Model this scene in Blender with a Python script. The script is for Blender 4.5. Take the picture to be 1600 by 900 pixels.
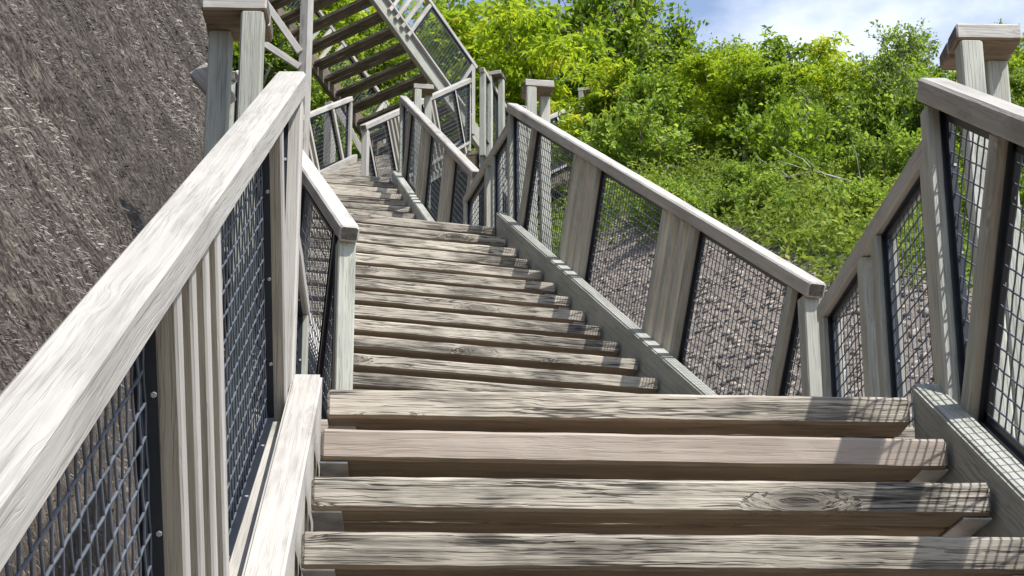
import bpy, math, random
import numpy as np
from mathutils import Vector, Matrix
S = bpy.context.scene
for o in list(bpy.data.objects): bpy.data.objects.remove(o)
R = math.radians
# ------------------------------------------------------------------ camera
cam = bpy.data.cameras.new('camera'); camo = bpy.data.objects.new('camera', cam)
S.collection.objects.link(camo); S.camera = camo
cam.sensor_width = 36; cam.lens = 2828.8/1600*36; cam.shift_y = 250/1600
cam.clip_start = .05; cam.clip_end = 2000
camo.location = (0, 0, 0); camo.rotation_euler = (math.pi/2 + .2809, 0.0029, 0)
# ------------------------------------------------------------------ sky and sun
SUN = Vector((.44, -.39, .88)).normalized()
world = bpy.data.worlds.new('World'); S.world = world; world.use_nodes = True
nt = world.node_tree; nt.nodes.clear()
def N(nt, t, **k):
    n = nt.nodes.new(t)
    for a, b in k.items():
        if a.startswith('i_'):
            key = a[2:]; key = int(key) if key.isdigit() else key.replace('_', ' ')
            n.inputs[key].default_value = b
        else: setattr(n, a, b)
    return n
sky = N(nt, 'ShaderNodeTexSky', sky_type='NISHITA', sun_disc=False)
sky.sun_elevation = math.asin(SUN.z); sky.sun_rotation = math.atan2(SUN.x, SUN.y)
sky.air_density = 1.0; sky.dust_density = 1.0; sky.ozone_density = 2.2
tc = N(nt, 'ShaderNodeTexCoord')
mp = N(nt, 'ShaderNodeMapping'); mp.inputs['Scale'].default_value = (2.2, 2.2, 5.0); mp.inputs['Location'].default_value = (6.8, .4, 2.88)
cn = N(nt, 'ShaderNodeTexNoise'); cn.inputs['Scale'].default_value = 1.6; cn.inputs['Detail'].default_value = 9; cn.inputs['Roughness'].default_value = .55
cr = N(nt, 'ShaderNodeValToRGB'); cr.color_ramp.elements[0].position = .53; cr.color_ramp.elements[1].position = .72
cr.color_ramp.elements[1].color = (.85, .85, .85, 1); cr.color_ramp.elements[0].color = (.08, .08, .08, 1)
mix = N(nt, 'ShaderNodeMixRGB'); mix.inputs['Color2'].default_value = (6.9, 7.1, 7.5, 1)
bg = N(nt, 'ShaderNodeBackground'); bg.inputs['Strength'].default_value = .15
wo = N(nt, 'ShaderNodeOutputWorld')
L = nt.links.new
L(tc.outputs['Generated'], mp.inputs[0]); L(mp.outputs[0], cn.inputs['Vector']); L(cn.outputs['Fac'], cr.inputs[0])
L(cr.outputs[0], mix.inputs['Fac']); L(sky.outputs[0], mix.inputs['Color1']); L(mix.outputs[0], bg.inputs[0]); L(bg.outputs[0], wo.inputs[0])
sl = bpy.data.lights.new('sun', 'SUN'); sl.energy = 4.4; sl.angle = R(.53); sl.color = (1, .965, .915)
so = bpy.data.objects.new('sun', sl); S.collection.objects.link(so); so.rotation_euler = (-SUN).to_track_quat('-Z', 'Y').to_euler()
S.view_settings.view_transform = 'Standard'; S.view_settings.look = 'None'; S.view_settings.gamma = 1
S.view_settings.exposure = .58
S.render.engine = 'CYCLES'
S.cycles.max_bounces = 5; S.cycles.diffuse_bounces = 3; S.cycles.glossy_bounces = 2; S.cycles.transmission_bounces = 3; S.cycles.transparent_max_bounces = 4

# ------------------------------------------------------------------ helpers
col = S.collection
def tag(o, label=None, cat=None, group=None, kind=None):
    if label: o['label'] = label
    if cat: o['category'] = cat
    if group: o['group'] = group
    if kind: o['kind'] = kind
    return o
def obj(name, me, parent=None):
    o = bpy.data.objects.new(name, me); col.objects.link(o)
    if parent is not None: o.parent = parent
    return o
def empty(name, loc=(0, 0, 0), rz=0):
    o = bpy.data.objects.new(name, None); col.objects.link(o); o.location = loc; o.rotation_euler = (0, 0, rz)
    o.empty_display_size = .1
    return o
def pmesh(name, v, f, mats=(), smooth=False, mi=None):
    me = bpy.data.meshes.new(name); me.from_pydata([tuple(p) for p in v], [], f)
    for m in mats: me.materials.append(m)
    if mi is not None: me.polygons.foreach_set('material_index', mi)
    if smooth: me.polygons.foreach_set('use_smooth', [True]*len(me.polygons))
    me.update(); return me
def tri_mesh(name, V, T, mat, smooth=False, attr=None):
    V = np.asarray(V, np.float32); T = np.asarray(T, np.int32); k = T.shape[1]
    me = bpy.data.meshes.new(name)
    me.vertices.add(len(V)); me.vertices.foreach_set('co', V.ravel())
    me.loops.add(T.size); me.loops.foreach_set('vertex_index', T.ravel())
    me.polygons.add(len(T)); me.polygons.foreach_set('loop_start', np.arange(0, T.size, k, dtype=np.int32))
    try: me.polygons.foreach_set('loop_total', np.full(len(T), k, np.int32))
    except Exception: pass
    if smooth: me.polygons.foreach_set('use_smooth', np.ones(len(T), bool))
    if attr is not None:
        a = me.attributes.new('tint', 'FLOAT', 'POINT'); a.data.foreach_set('value', np.asarray(attr, np.float32))
    me.materials.append(mat); me.update(calc_edges=True); me.validate(); return me

# ------------------------------------------------------------------ materials
def ramp(nt, src, stops):
    r = N(nt, 'ShaderNodeValToRGB'); e = r.color_ramp.elements
    while len(e) < len(stops): e.new(.5)
    for i, (p, c) in enumerate(stops): e[i].position = p; e[i].color = (*c, 1) if len(c) == 3 else c
    nt.links.new(src, r.inputs[0]); return r.outputs[0]
def g(v): return (v, v, v)
def mixc(nt, fac, a, b, t='MIX'):
    m = N(nt, 'ShaderNodeMixRGB', blend_type=t)
    for i, s in ((0, fac), (1, a), (2, b)):
        if hasattr(s, 'links'): nt.links.new(s, m.inputs[i])
        elif isinstance(s, (int, float)): m.inputs[i].default_value = s
        else: m.inputs[i].default_value = (*s, 1)
    return m.outputs[0]
def base_mat(name):
    m = bpy.data.materials.new(name); m.use_nodes = True; nt = m.node_tree
    return m, nt, nt.nodes['Principled BSDF']
def noise(nt, vec, scale, detail=4, rough=.55, dist=0):
    n = N(nt, 'ShaderNodeTexNoise'); n.inputs['Scale'].default_value = scale; n.inputs['Detail'].default_value = detail
    n.inputs['Roughness'].default_value = rough; n.inputs['Distortion'].default_value = dist
    if vec is not None: nt.links.new(vec, n.inputs['Vector'])
    return n.outputs['Fac']
def mapping(nt, vec, sc):
    m = N(nt, 'ShaderNodeMapping'); m.inputs['Scale'].default_value = sc; nt.links.new(vec, m.inputs[0]); return m.outputs[0]
def math_(nt, op, a, b=None, c=None):
    m = N(nt, 'ShaderNodeMath', operation=op)
    for i, s in enumerate((a, b, c)):
        if s is None: continue
        if hasattr(s, 'links'): nt.links.new(s, m.inputs[i])
        else: m.inputs[i].default_value = s
    return m.outputs[0]
def wood(name, light, mid, dark, stain=.5, crack=.6, knot=.6, moss=None, mossamt=0, bump=.5, rough=.8):
    m, nt, b = base_mat(name); l = nt.links.new
    tc = N(nt, 'ShaderNodeTexCoord'); oi = N(nt, 'ShaderNodeObjectInfo')
    cx = N(nt, 'ShaderNodeCombineXYZ')
    l(math_(nt, 'MULTIPLY', oi.outputs['Random'], 37.), cx.inputs[0]); l(math_(nt, 'MULTIPLY', oi.outputs['Random'], 91.), cx.inputs[1]); l(math_(nt, 'MULTIPLY', oi.outputs['Random'], 53.), cx.inputs[2])
    ad = N(nt, 'ShaderNodeVectorMath', operation='ADD'); l(tc.outputs['Object'], ad.inputs[0]); l(cx.outputs[0], ad.inputs[1]); P = ad.outputs[0]
    # knots
    vo = N(nt, 'ShaderNodeTexVoronoi'); vo.inputs['Scale'].default_value = 1.; l(mapping(nt, P, (1.9, 7, 7)), vo.inputs['Vector'])
    kn = ramp(nt, vo.outputs['Distance'], [(.0, g(1)), (.10, g(.85)), (.26, g(.0))])
    wig = noise(nt, mapping(nt, P, (2.5, 9, 9)), 1, 3)
    off = math_(nt, 'ADD', math_(nt, 'MULTIPLY', kn, .035), math_(nt, 'MULTIPLY', wig, .022))
    cy = N(nt, 'ShaderNodeCombineXYZ'); l(off, cy.inputs[1]); l(off, cy.inputs[2])
    a2 = N(nt, 'ShaderNodeVectorMath', operation='ADD'); l(P, a2.inputs[0]); l(cy.outputs[0], a2.inputs[1]); P2 = a2.outputs[0]
    gr = noise(nt, mapping(nt, P2, (2.2, 75, 75)), 1, 4, .65)
    rg = noise(nt, mapping(nt, P2, (.7, 26, 26)), 1, 3, .5)
    ck = noise(nt, mapping(nt, P2, (.9, 40, 40)), 1, 2, .5)
    st = noise(nt, mapping(nt, P, (2.6, 6, 6)), 1, 3, .6)
    fine2 = noise(nt, mapping(nt, P2, (9, 160, 160)), 1, 4, .7)
    c = ramp(nt, gr, [(.3, mid), (.68, light)])
    c = mixc(nt, ramp(nt, rg, [(.40, g(0)), (.62, g(.55))]), c, mid)
    c = mixc(nt, math_(nt, 'MULTIPLY', math_(nt, 'MULTIPLY', ramp(nt, st, [(.47, g(0)), (.61, g(1))]), ramp(nt, math_(nt, 'MULTIPLY_ADD', fine2, .5, math_(nt, 'MULTIPLY', gr, .5)), [(.40, g(1)), (.60, g(.25))])), stain), c, dark)
    if moss: c = mixc(nt, math_(nt, 'MULTIPLY', ramp(nt, noise(nt, mapping(nt, P, (1.1, 2, 2)), 1.3, 3), [(.4, g(0)), (.65, g(1))]), mossamt), c, moss)
    ck2 = noise(nt, mapping(nt, P2, (4.5, 170, 170)), 1, 2, .6)
    con = math_(nt, 'ABSOLUTE', math_(nt, 'SUBTRACT', ck, .5))
    msk = noise(nt, mapping(nt, P, (3.5, 14, 14)), 1, 2, .5)
    line = ramp(nt, con, [(.004, g(1)), (.022, g(0))])
    hair = math_(nt, 'MULTIPLY', ramp(nt, ck2, [(.54, g(0)), (.62, g(.9))]), ramp(nt, msk, [(.36, g(.1)), (.58, g(1))]))
    ckm = math_(nt, 'MAXIMUM', math_(nt, 'MULTIPLY', line, ramp(nt, msk, [(.42, g(0)), (.52, g(.9))])), hair)
    c = mixc(nt, math_(nt, 'MULTIPLY', ckm, crack), c, tuple(x*.35 for x in dark))
    c = mixc(nt, math_(nt, 'MULTIPLY', kn, knot), c, tuple(x*.8 for x in dark))
    var = N(nt, 'ShaderNodeHueSaturation'); l(c, var.inputs['Color'])
    l(math_(nt, 'MULTIPLY_ADD', oi.outputs['Random'], .32, .84), var.inputs['Value'])
    l(var.outputs[0], b.inputs['Base Color']); b.inputs['Roughness'].default_value = rough; b.inputs['Specular IOR Level'].default_value = .25
    bp = N(nt, 'ShaderNodeBump'); bp.inputs['Strength'].default_value = bump; bp.inputs['Distance'].default_value = .004
    h = math_(nt, 'SUBTRACT', gr, math_(nt, 'MULTIPLY', ramp(nt, ck2, [(.54, g(0)), (.64, g(.9))]), .7 if crack > .3 else .3))
    l(h, bp.inputs['Height']); l(bp.outputs[0], b.inputs['Normal'])
    return m
M = {}
M['tread'] = wood('weathered_tread_wood', (.56, .505, .415), (.38, .337, .272), (.045, .039, .034), stain=.95, crack=.95, knot=.7, bump=1.0)
M['tread_new'] = wood('replaced_tread_wood', (.50, .42, .35), (.40, .33, .27), (.18, .13, .09), stain=.3, crack=.25, knot=.35, bump=.4)
M['under'] = wood('sheltered_shaded_brown_wood', (.30, .23, .16), (.21, .16, .11), (.08, .06, .04), stain=.5, crack=.4, knot=.4)  # unweathered brown, darkened further to paint the shaded gaps under planks
M['rail'] = wood('bleached_rail_wood', (.50, .478, .437), (.385, .364, .327), (.20, .185, .165), stain=.45, crack=.25, knot=.5, bump=.4)
M['post'] = wood('greenish_post_wood', (.475, .47, .415), (.38, .372, .322), (.15, .15, .125), stain=.35, crack=.35, knot=.45, moss=(.30, .325, .26), mossamt=.35)
M['batten'] = wood('brown_batten_wood', (.46, .42, .345), (.355, .315, .25), (.16, .135, .10), stain=.35, crack=.3, knot=.4)
M['endgrain'] = wood('dark_end_grain', (.20, .175, .15), (.12, .105, .09), (.04, .035, .03), stain=.5, crack=.6, knot=.1)
def metal(name, c, rough, met, dirt=.0):
    m, nt, b = base_mat(name); tc = N(nt, 'ShaderNodeTexCoord')
    n = noise(nt, tc.outputs['Object'], 14, 5, .6)
    cc = mixc(nt, ramp(nt, n, [(.4, g(0)), (.7, g(1))]), c, tuple(x*(1-dirt) for x in c))
    nt.links.new(cc, b.inputs['Base Color']); b.inputs['Roughness'].default_value = rough; b.inputs['Metallic'].default_value = met
    return m
M['shade'] = wood('shaded_underside_wood', (.22, .185, .145), (.13, .105, .08), (.04, .032, .025), stain=.6, crack=.5, knot=.4)  # shade painted into the colour, for upper treads' undersides and a stringer
M['frame'] = metal('black_painted_steel', (.014, .018, .026), .38, .0, .4)
M['wire'] = metal('dark_galvanised_wire', (.105, .12, .145), .5, .0, .5); M['wire'].node_tree.nodes['Principled BSDF'].inputs['Specular IOR Level'].default_value = .35
M['galv'] = metal('galvanised_steel', (.46, .455, .44), .5, .3, .45)

# ground
def hill_mat():
    m, nt, b = base_mat('hillside_soil'); l = nt.links.new
    geo = N(nt, 'ShaderNodeNewGeometry'); P = geo.outputs['Position']
    at = N(nt, 'ShaderNodeAttribute', attribute_name='zone')   # r straw, g shale, b green
    sep = N(nt, 'ShaderNodeSeparateColor'); l(at.outputs['Color'], sep.inputs[0])
    n1 = noise(nt, P, 9, 8, .7); n2 = noise(nt, P, 60, 5, .7); n3 = noise(nt, P, 1.6, 4, .6)
    def dot(v):
        d_ = N(nt, 'ShaderNodeVectorMath', operation='DOT_PRODUCT'); l(P, d_.inputs[0]); d_.inputs[1].default_value = v; return d_.outputs['Value']
    cb = N(nt, 'ShaderNodeCombineXYZ'); l(math_(nt, 'MULTIPLY', dot((.50, .50, -.70)), 19.), cb.inputs[0]); l(math_(nt, 'MULTIPLY', dot((-.09, .84, .53)), 42.), cb.inputs[1])
    n4 = noise(nt, cb.outputs[0], 1, 6, .7)
    straw = ramp(nt, mixc(nt, .55, mixc(nt, .5, n1, n2), n4), [(.42, (.024, .020, .017)), (.50, (.075, .063, .053)), (.61, (.20, .172, .142))])
    v = N(nt, 'ShaderNodeTexVoronoi'); v.inputs['Scale'].default_value = 26; l(P, v.inputs['Vector'])
    sh = ramp(nt, mixc(nt, .5, n2, v.outputs['Distance']), [(.25, (.12, .10, .083)), (.45, (.26, .222, .187)), (.7, (.36, .315, .267))])
    sh = mixc(nt, ramp(nt, n3, [(.42, g(0)), (.7, g(.6))]), sh, (.11, .092, .082))
    gr = ramp(nt, n1, [(.35, (.025, .035, .010)), (.55, (.06, .085, .02)), (.7, (.13, .105, .055))])
    c = mixc(nt, sep.outputs[0], sh, straw); c = mixc(nt, sep.outputs[2], c, gr)
    l(c, b.inputs['Base Color']); b.inputs['Roughness'].default_value = .95; b.inputs['Specular IOR Level'].default_value = .1
    bp = N(nt, 'ShaderNodeBump'); bp.inputs['Strength'].default_value = .8; bp.inputs['Distance'].default_value = .03
    l(mixc(nt, .4, n1, n2), bp.inputs['Height']); l(bp.outputs[0], b.inputs['Normal'])
    return m
M['hill'] = hill_mat()
def tint_mat(name, stops, rough=.8, trans=0.):
    m, nt, b = base_mat(name); l = nt.links.new
    at = N(nt, 'ShaderNodeAttribute', attribute_name='tint'); oi = N(nt, 'ShaderNodeObjectInfo')
    f = math_(nt, 'ADD', at.outputs['Fac'], math_(nt, 'MULTIPLY_ADD', oi.outputs['Random'], .24, -.12))
    c = ramp(nt, f, stops)
    l(c, b.inputs['Base Color']); b.inputs['Roughness'].default_value = rough; b.inputs['Specular IOR Level'].default_value = .3
    if trans:
        tr = N(nt, 'ShaderNodeBsdfTranslucent'); hs = N(nt, 'ShaderNodeHueSaturation'); hs.inputs['Value'].default_value = 1.5; hs.inputs['Hue'].default_value = .485
        l(c, hs.inputs['Color']); l(hs.outputs[0], tr.inputs[0])
        mx = N(nt, 'ShaderNodeMixShader'); mx.inputs[0].default_value = trans
        out = nt.nodes['Material Output']; l(b.outputs[0], mx.inputs[1]); l(tr.outputs[0], mx.inputs[2]); l(mx.outputs[0], out.inputs[0])
    return m
M['straw'] = tint_mat('dry_straw', [(0, (.024, .020, .017)), (.35, (.095, .081, .069)), (.7, (.235, .207, .175)), (1, (.40, .36, .305))], .85)
M['stone'] = tint_mat('shale_chips', [(0, (.15, .125, .105)), (.5, (.29, .25, .212)), (1, (.42, .37, .31))], .85)
M['sumac'] = tint_mat('sumac_leaf', [(0, (.10, .18, .010)), (.5, (.25, .37, .02)), (.88, (.40, .49, .025)), (1, (.48, .44, .035))], .5, .48)
M['birch'] = tint_mat('birch_leaf', [(0, (.09, .165, .02)), (.5, (.215, .335, .038)), (1, (.38, .50, .065))], .5, .48)
M['maple'] = tint_mat('dense_leaf', [(0, (.045, .105, .010)), (.5, (.17, .285, .02)), (1, (.34, .46, .035))], .5, .46)
M['herb'] = tint_mat('herb_leaf', [(0, (.065, .125, .014)), (.5, (.18, .26, .03)), (.82, (.32, .38, .06)), (1, (.50, .44, .25))], .6, .38)
def bark(name, a, bb):
    m, nt, b = base_mat(name); tc = N(nt, 'ShaderNodeTexCoord')
    n = noise(nt, mapping(nt, tc.outputs['Object'], (14, 14, 5)), 1, 5, .65)
    nt.links.new(ramp(nt, n, [(.35, a), (.65, bb)]), b.inputs['Base Color']); b.inputs['Roughness'].default_value = .85
    return m
M['bark'] = bark('grey_brown_bark', (.10, .085, .07), (.28, .25, .21)); M['bark_pale'] = bark('pale_birch_bark', (.22, .20, .17), (.55, .52, .46))

# ------------------------------------------------------------------ boards
_bc = {}
def box_mesh(Lx, w, t, mats, bev, segs=1, seed=0, rough=0., side=False):
    """chamfered bar along local X, width along Y, thickness along Z; octagonal section in `segs` lengths; bottom (-Z) may take material 1"""
    k = (round(Lx, 3), round(w, 4), round(t, 4), tuple(m.name for m in mats), bev, segs, seed, side)
    if k in _bc: return _bc[k]
    rnd = random.Random(seed); b = min(bev, w*.3, t*.3)
    prof = [(-w/2+b, -t/2), (w/2-b, -t/2), (w/2, -t/2+b), (w/2, t/2-b), (w/2-b, t/2), (-w/2+b, t/2), (-w/2, t/2-b), (-w/2, -t/2+b)]
    v = []; f = []; mi = []
    xs = [-Lx/2] + [-Lx/2 + b] + [-Lx/2 + Lx*(i/segs) for i in range(1, segs)] + [Lx/2-b] + [Lx/2]
    for i, x in enumerate(xs):
        end = i in (0, len(xs)-1)
        n1 = [rnd.uniform(-1, 1)*rough for _ in range(8)] if rough else [0]*8
        n2 = [rnd.uniform(-1, 1)*rough for _ in range(8)] if rough else [0]*8
        for j, (y, z) in enumerate(prof):
            if end: y *= (w-2*b)/w; z *= (t-2*b)/t
            # corners wear more than flats
            v.append((x, y + n1[j], z + n2[j]))
    for i in range(len(xs)-1):
        for j in range(8):
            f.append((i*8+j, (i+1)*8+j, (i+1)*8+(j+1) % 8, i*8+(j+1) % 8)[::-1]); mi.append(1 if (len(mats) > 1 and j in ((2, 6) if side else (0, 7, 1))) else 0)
    f.append(tuple(range(8))[::-1][::-1]); mi.append(len(mats)-1 if len(mats) > 2 else 0)
    f.append(tuple(range((len(xs)-1)*8, len(xs)*8))[::-1]); mi.append(len(mats)-1 if len(mats) > 2 else 0)
    f = [tuple(reversed(q)) for q in f]
    me = pmesh('board', v, f, mats, mi=mi); _bc[k] = me; return me
def board(name, parent, a, b, up, w, t, mats, bev=.004, segs=1, seed=0, rough=0., side=False):
    """bar from a to b (parent coordinates); `up` gives the thickness direction"""
    if not isinstance(mats, (list, tuple)): mats = [mats]
    a = Vector(a); b = Vector(b); d = b-a; Ln = d.length; x = d.normalized()
    z = Vector(up); z = (z - x*z.dot(x)).normalized(); y = z.cross(x)
    me = box_mesh(Ln, w, t, mats, bev, segs, seed, rough, side)
    o = obj(name, me, parent); c = (a+b)/2
    o.matrix_local = Matrix(((x.x, y.x, z.x, c.x), (x.y, y.y, z.y, c.y), (x.z, y.z, z.z, c.z), (0, 0, 0, 1)))
    return o
def cyl(name, parent, a, b, r, mat, n=8):
    k = ('cyl', round((Vector(b)-Vector(a)).length, 3), r, mat.name, n)
    a = Vector(a); b = Vector(b); d = b-a; Ln = d.length
    if k not in _bc:
        v = []; f = []
        for zz in (-Ln/2, Ln/2):
            for i in range(n): v.append((r*math.cos(2*math.pi*i/n), r*math.sin(2*math.pi*i/n), zz))
        for i in range(n): f.append((i, (i+1) % n, n+(i+1) % n, n+i))
        f.append(tuple(range(n))[::-1]); f.append(tuple(range(n, 2*n)))
        _bc[k] = pmesh(name, v, f, [mat])
    o = obj(name, _bc[k], parent); q = d.to_track_quat('Z', 'Y'); o.matrix_local = Matrix.Translation((a+b)/2) @ q.to_matrix().to_4x4()
    return o

# ------------------------------------------------------------------ wire mesh panel (local: x along rail, y up in the panel, z across)
WS = .046; WR = .0024
def wire_mesh(poly, crimp):
    """woven wires clipped to a convex polygon poly [(x,y)...]; returns mesh"""
    k = ('wm', tuple((round(x, 3), round(y, 3)) for x, y in poly), crimp)
    if k in _bc: return _bc[k]
    V = []; T = []
    def clip(axis, c):
        pts = []
        n = len(poly)
        for i in range(n):
            p, q = poly[i], poly[(i+1) % n]
            a, b = p[axis], q[axis]
            if (a-c)*(b-c) < 0:
                t = (c-a)/(b-a); pts.append(p[1-axis] + t*(q[1-axis]-p[1-axis]))
        return (min(pts), max(pts)) if len(pts) >= 2 else None
    for axis in (0, 1):
        lo = min(p[axis] for p in poly); hi = max(p[axis] for p in poly)
        nn = int((hi-lo)/WS)
        for i in range(nn+1):
            c = lo + (hi-lo - nn*WS)/2 + i*WS
            sp = clip(axis, c)
            if not sp or sp[1]-sp[0] < .01: continue
            if crimp: m = max(2, int((sp[1]-sp[0])/(WS/2))+1); ss = np.linspace(sp[0], sp[1], m)
            else: ss = np.array(sp)
            ph = math.pi*(i % 2)
            base = len(V)
            for s in ss:
                dz = (WR*.35*math.cos(math.pi*(s-lo)/WS + ph)) if crimp else (WR if axis else -WR)
                lat = (.0003*math.sin(math.pi*(s-lo)/WS + ph + .7)) if crimp else 0
                for q in range(4):
                    a_ = math.pi/2*q + .78
                    u, w = WR*math.cos(a_), WR*math.sin(a_)
                    V.append((s, c+u+lat, dz+w) if axis == 1 else (c+u+lat, s, dz+w))
            for j in range(len(ss)-1):
                for q in range(4):
                    T.append((base+j*4+q, base+(j+1)*4+q, base+(j+1)*4+(q+1) % 4, base+j*4+(q+1) % 4))
    me = tri_mesh('wire_mesh', V, T, M['wire'], smooth=True); _bc[k] = me; return me
def panel(parent, mtx, poly, crimp, screws=True):
    """steel framed mesh panel; poly listed anticlockwise in panel plane"""
    p = empty('mesh_panel'); p.parent = parent; p.matrix_local = mtx
    w = obj('wire_mesh', wire_mesh(poly, crimp), p); w['kind'] = 'stuff'
    n = len(poly); cen = Vector((sum(q[0] for q in poly)/n, sum(q[1] for q in poly)/n, 0))
    for i in range(n):
        a = Vector((*poly[i], 0)); b = Vector((*poly[(i+1) % n], 0)); d = (b-a)
        if d.length < .12: continue
        nrm = Vector((-d.y, d.x, 0)).normalized()
        if nrm.dot(cen-a) < 0: nrm = -nrm
        me_k = ('fr', round(d.length, 3))
        if me_k not in _bc:
            Lh = d.length/2; v = []; f = []
            for (y0, y1, z0, z1) in ((0, .004, -.017, .017), (.004, .026, -.006, -.002)):
                o_ = len(v)
                for x in (-Lh, Lh):
                    for y, z in ((y0, z0), (y1, z0), (y1, z1), (y0, z1)): v.append((x, y, z))
                for q in range(4): f.append((o_+q, o_+(q+1) % 4, o_+4+(q+1) % 4, o_+4+q))
                f.append((o_, o_+3, o_+2, o_+1)); f.append((o_+4, o_+5, o_+6, o_+7))
            _bc[me_k] = pmesh('frame_bar', v, f, [M['frame']])
        o = obj('frame_bar', _bc[me_k], p); x = d.normalized(); z = x.cross(nrm); c = (a+b)/2
        o.matrix_local = Matrix(((x.x, nrm.x, z.x, c.x), (x.y, nrm.y, z.y, c.y), (x.z, nrm.z, z.z, c.z), (0, 0, 0, 1)))
        if screws:
            for s in ((.2, .5, .8) if d.length > .5 else (.5,)):
                q = a + d*s + nrm*.004
                cyl('screw', p, q + x*0 + Vector((0, 0, .012)), q + nrm*.003 + Vector((0, 0, .012)), .0042, M['galv'], 6)
    return p

# ------------------------------------------------------------------ stair frame numbers
W = 1.42; RUN = .2731; RISE = .1798; ANG = math.atan2(RISE, RUN); CA, SA = math.cos(ANG), math.sin(ANG)
def sp(x, s, p, c=CA, sn=SA):            # flight-local point from (across, along slope, perpendicular to slope)
    return Vector((x, s*c - p*sn, s*sn + p*c))
def slope_mtx(x, s, p, ang=ANG):
    c, sn = math.cos(ang), math.sin(ang)
    o = sp(x, s, p, c, sn)
    # panel x = up-slope, panel y = perpendicular, panel z = across (+x local)
    return Matrix(((0, 0, 1, o.x), (c, -sn, 0, o.y), (sn, c, 0, o.z), (0, 0, 0, 1)))

def flight(label, loc, psi, n, width=W, x0=0., st_top=.03, tread_lbl=None, near=False, th=.061, first=0, new=(), ext=0., under='under', k_=1.):
    """loc = left front top of the uppermost tread; treads run downwards from it"""
    F = empty('stair_flight', loc, psi); tag(F, label, 'stairs', 'timber stair flights up the hillside')
    rnd = random.Random(hash(label) % 9999 if False else int(loc[1]*1000) % 9999)
    x1 = x0 + width; RUN = .2731*k_; RISE = .1798*k_
    for k in range(first, n):
        y = -k*RUN; z = -k*RISE
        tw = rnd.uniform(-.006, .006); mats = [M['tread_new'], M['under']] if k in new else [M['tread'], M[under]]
        for j in (0, 1):
            yy = y + (.054 + j*.134)*k_
            dz = rnd.uniform(-.004, .002); a, b = (x0+.004+rnd.uniform(0, .006), x1-.004-rnd.uniform(0, .006))
            board('tread_plank', F, (a, yy+rnd.uniform(-.004, .004), z-th/2+dz+tw*.4), (b, yy+rnd.uniform(-.004, .004), z-th/2+dz-tw*.4), (0, 0, 1), (.106 if j == 0 else .112)*k_, th, mats,
                  bev=.007, segs=26 if near else 8, seed=(k*2+j) % 9 + 1, rough=.0010 if near else .0007)
        if near and k == 0 and th > .065:
            pl = board('bracket', F, (x0+.008, y+.075, z-th-.032), (x0+.075, y+.075, z-th-.032), (0, -1, 0), .066, .006, M['galv'], bev=.001)
            A = pl.matrix_local.inverted(); cyl('bolt', pl, A @ Vector((x0+.045, y+.073, z-th-.030)), A @ Vector((x0+.045, y+.062, z-th-.030)), .011, M['galv'], 6)
        if near and k < 8 and k > 0:
            for sd in (0, 1):
                xx = x0+.006 if sd == 0 else x1-.006; dx = .062 if sd == 0 else -.062
                br = board('bracket', F, (xx+dx/2, y+.012, z-th-.0045), (xx+dx/2, y+.20, z-th-.0045), (0, 0, 1), abs(dx), .005, M['galv'], bev=.001)
                board('bracket_leg', br, *[br.matrix_local.inverted() @ Vector(q) for q in ((xx+(.003 if sd == 0 else -.003), y+.012, z-th-.039), (xx+(.003 if sd == 0 else -.003), y+.20, z-th-.039))], up=br.matrix_local.to_3x3().inverted() @ Vector((1, 0, 0)), w=.064, t=.005, mats=M['galv'], bev=.001)
                for q in (.055, .15):
                    A = br.matrix_local.inverted()
                    cyl('bolt', br, A @ Vector((xx+dx*.58, y+q, z-th-.007)), A @ Vector((xx+dx*.58, y+q, z-th-.016)), .0085, M['galv'], 6)
    s_top = .03; s_bot = -(n-1+.9)*RUN/CA - ext
    for sd in (0, 1):
        xc = x0-.043 if sd == 0 else x1+.043
        # plumb-cut stringer: parallelogram prism
        y_hi, y_lo = .03, -(n-1)*RUN - .12 - ext
        t = st_top/CA; dep = .26/CA; th = .036
        v = []
        for x in (xc-th, xc+th):
            for (y, dz) in ((y_lo, -dep), (y_hi, -dep), (y_hi, 0), (y_lo, 0)): v.append((x, y, y*RISE/RUN + t + dz))
        Lh = (y_hi-y_lo)/CA
        # board local frame: x along slope
        o_c = Vector((xc, (y_hi+y_lo)/2, (y_hi+y_lo)/2*RISE/RUN + t - dep/2))
        X = Vector((0, CA, SA)); Y = Vector((-1, 0, 0)); Z = Vector((0, -SA, CA)); Mx = Matrix(((X.x, Y.x, Z.x), (X.y, Y.y, Z.y), (X.z, Y.z, Z.z)))
        lv = [Mx.transposed() @ (Vector(q)-o_c) for q in v]
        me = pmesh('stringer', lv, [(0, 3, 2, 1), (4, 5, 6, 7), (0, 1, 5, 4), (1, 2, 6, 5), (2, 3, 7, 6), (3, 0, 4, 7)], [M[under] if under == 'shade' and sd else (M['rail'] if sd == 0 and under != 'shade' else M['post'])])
        import bmesh
        bm = bmesh.new(); bm.from_mesh(me); bmesh.ops.recalc_face_normals(bm, faces=bm.faces); bmesh.ops.bevel(bm, geom=bm.edges[:], offset=.006, segments=2, affect='EDGES'); bm.to_mesh(me); bm.free()
        o = obj('stringer', me, F); o.matrix_local = Matrix.Translation(o_c) @ Mx.to_4x4()
    return F

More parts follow.
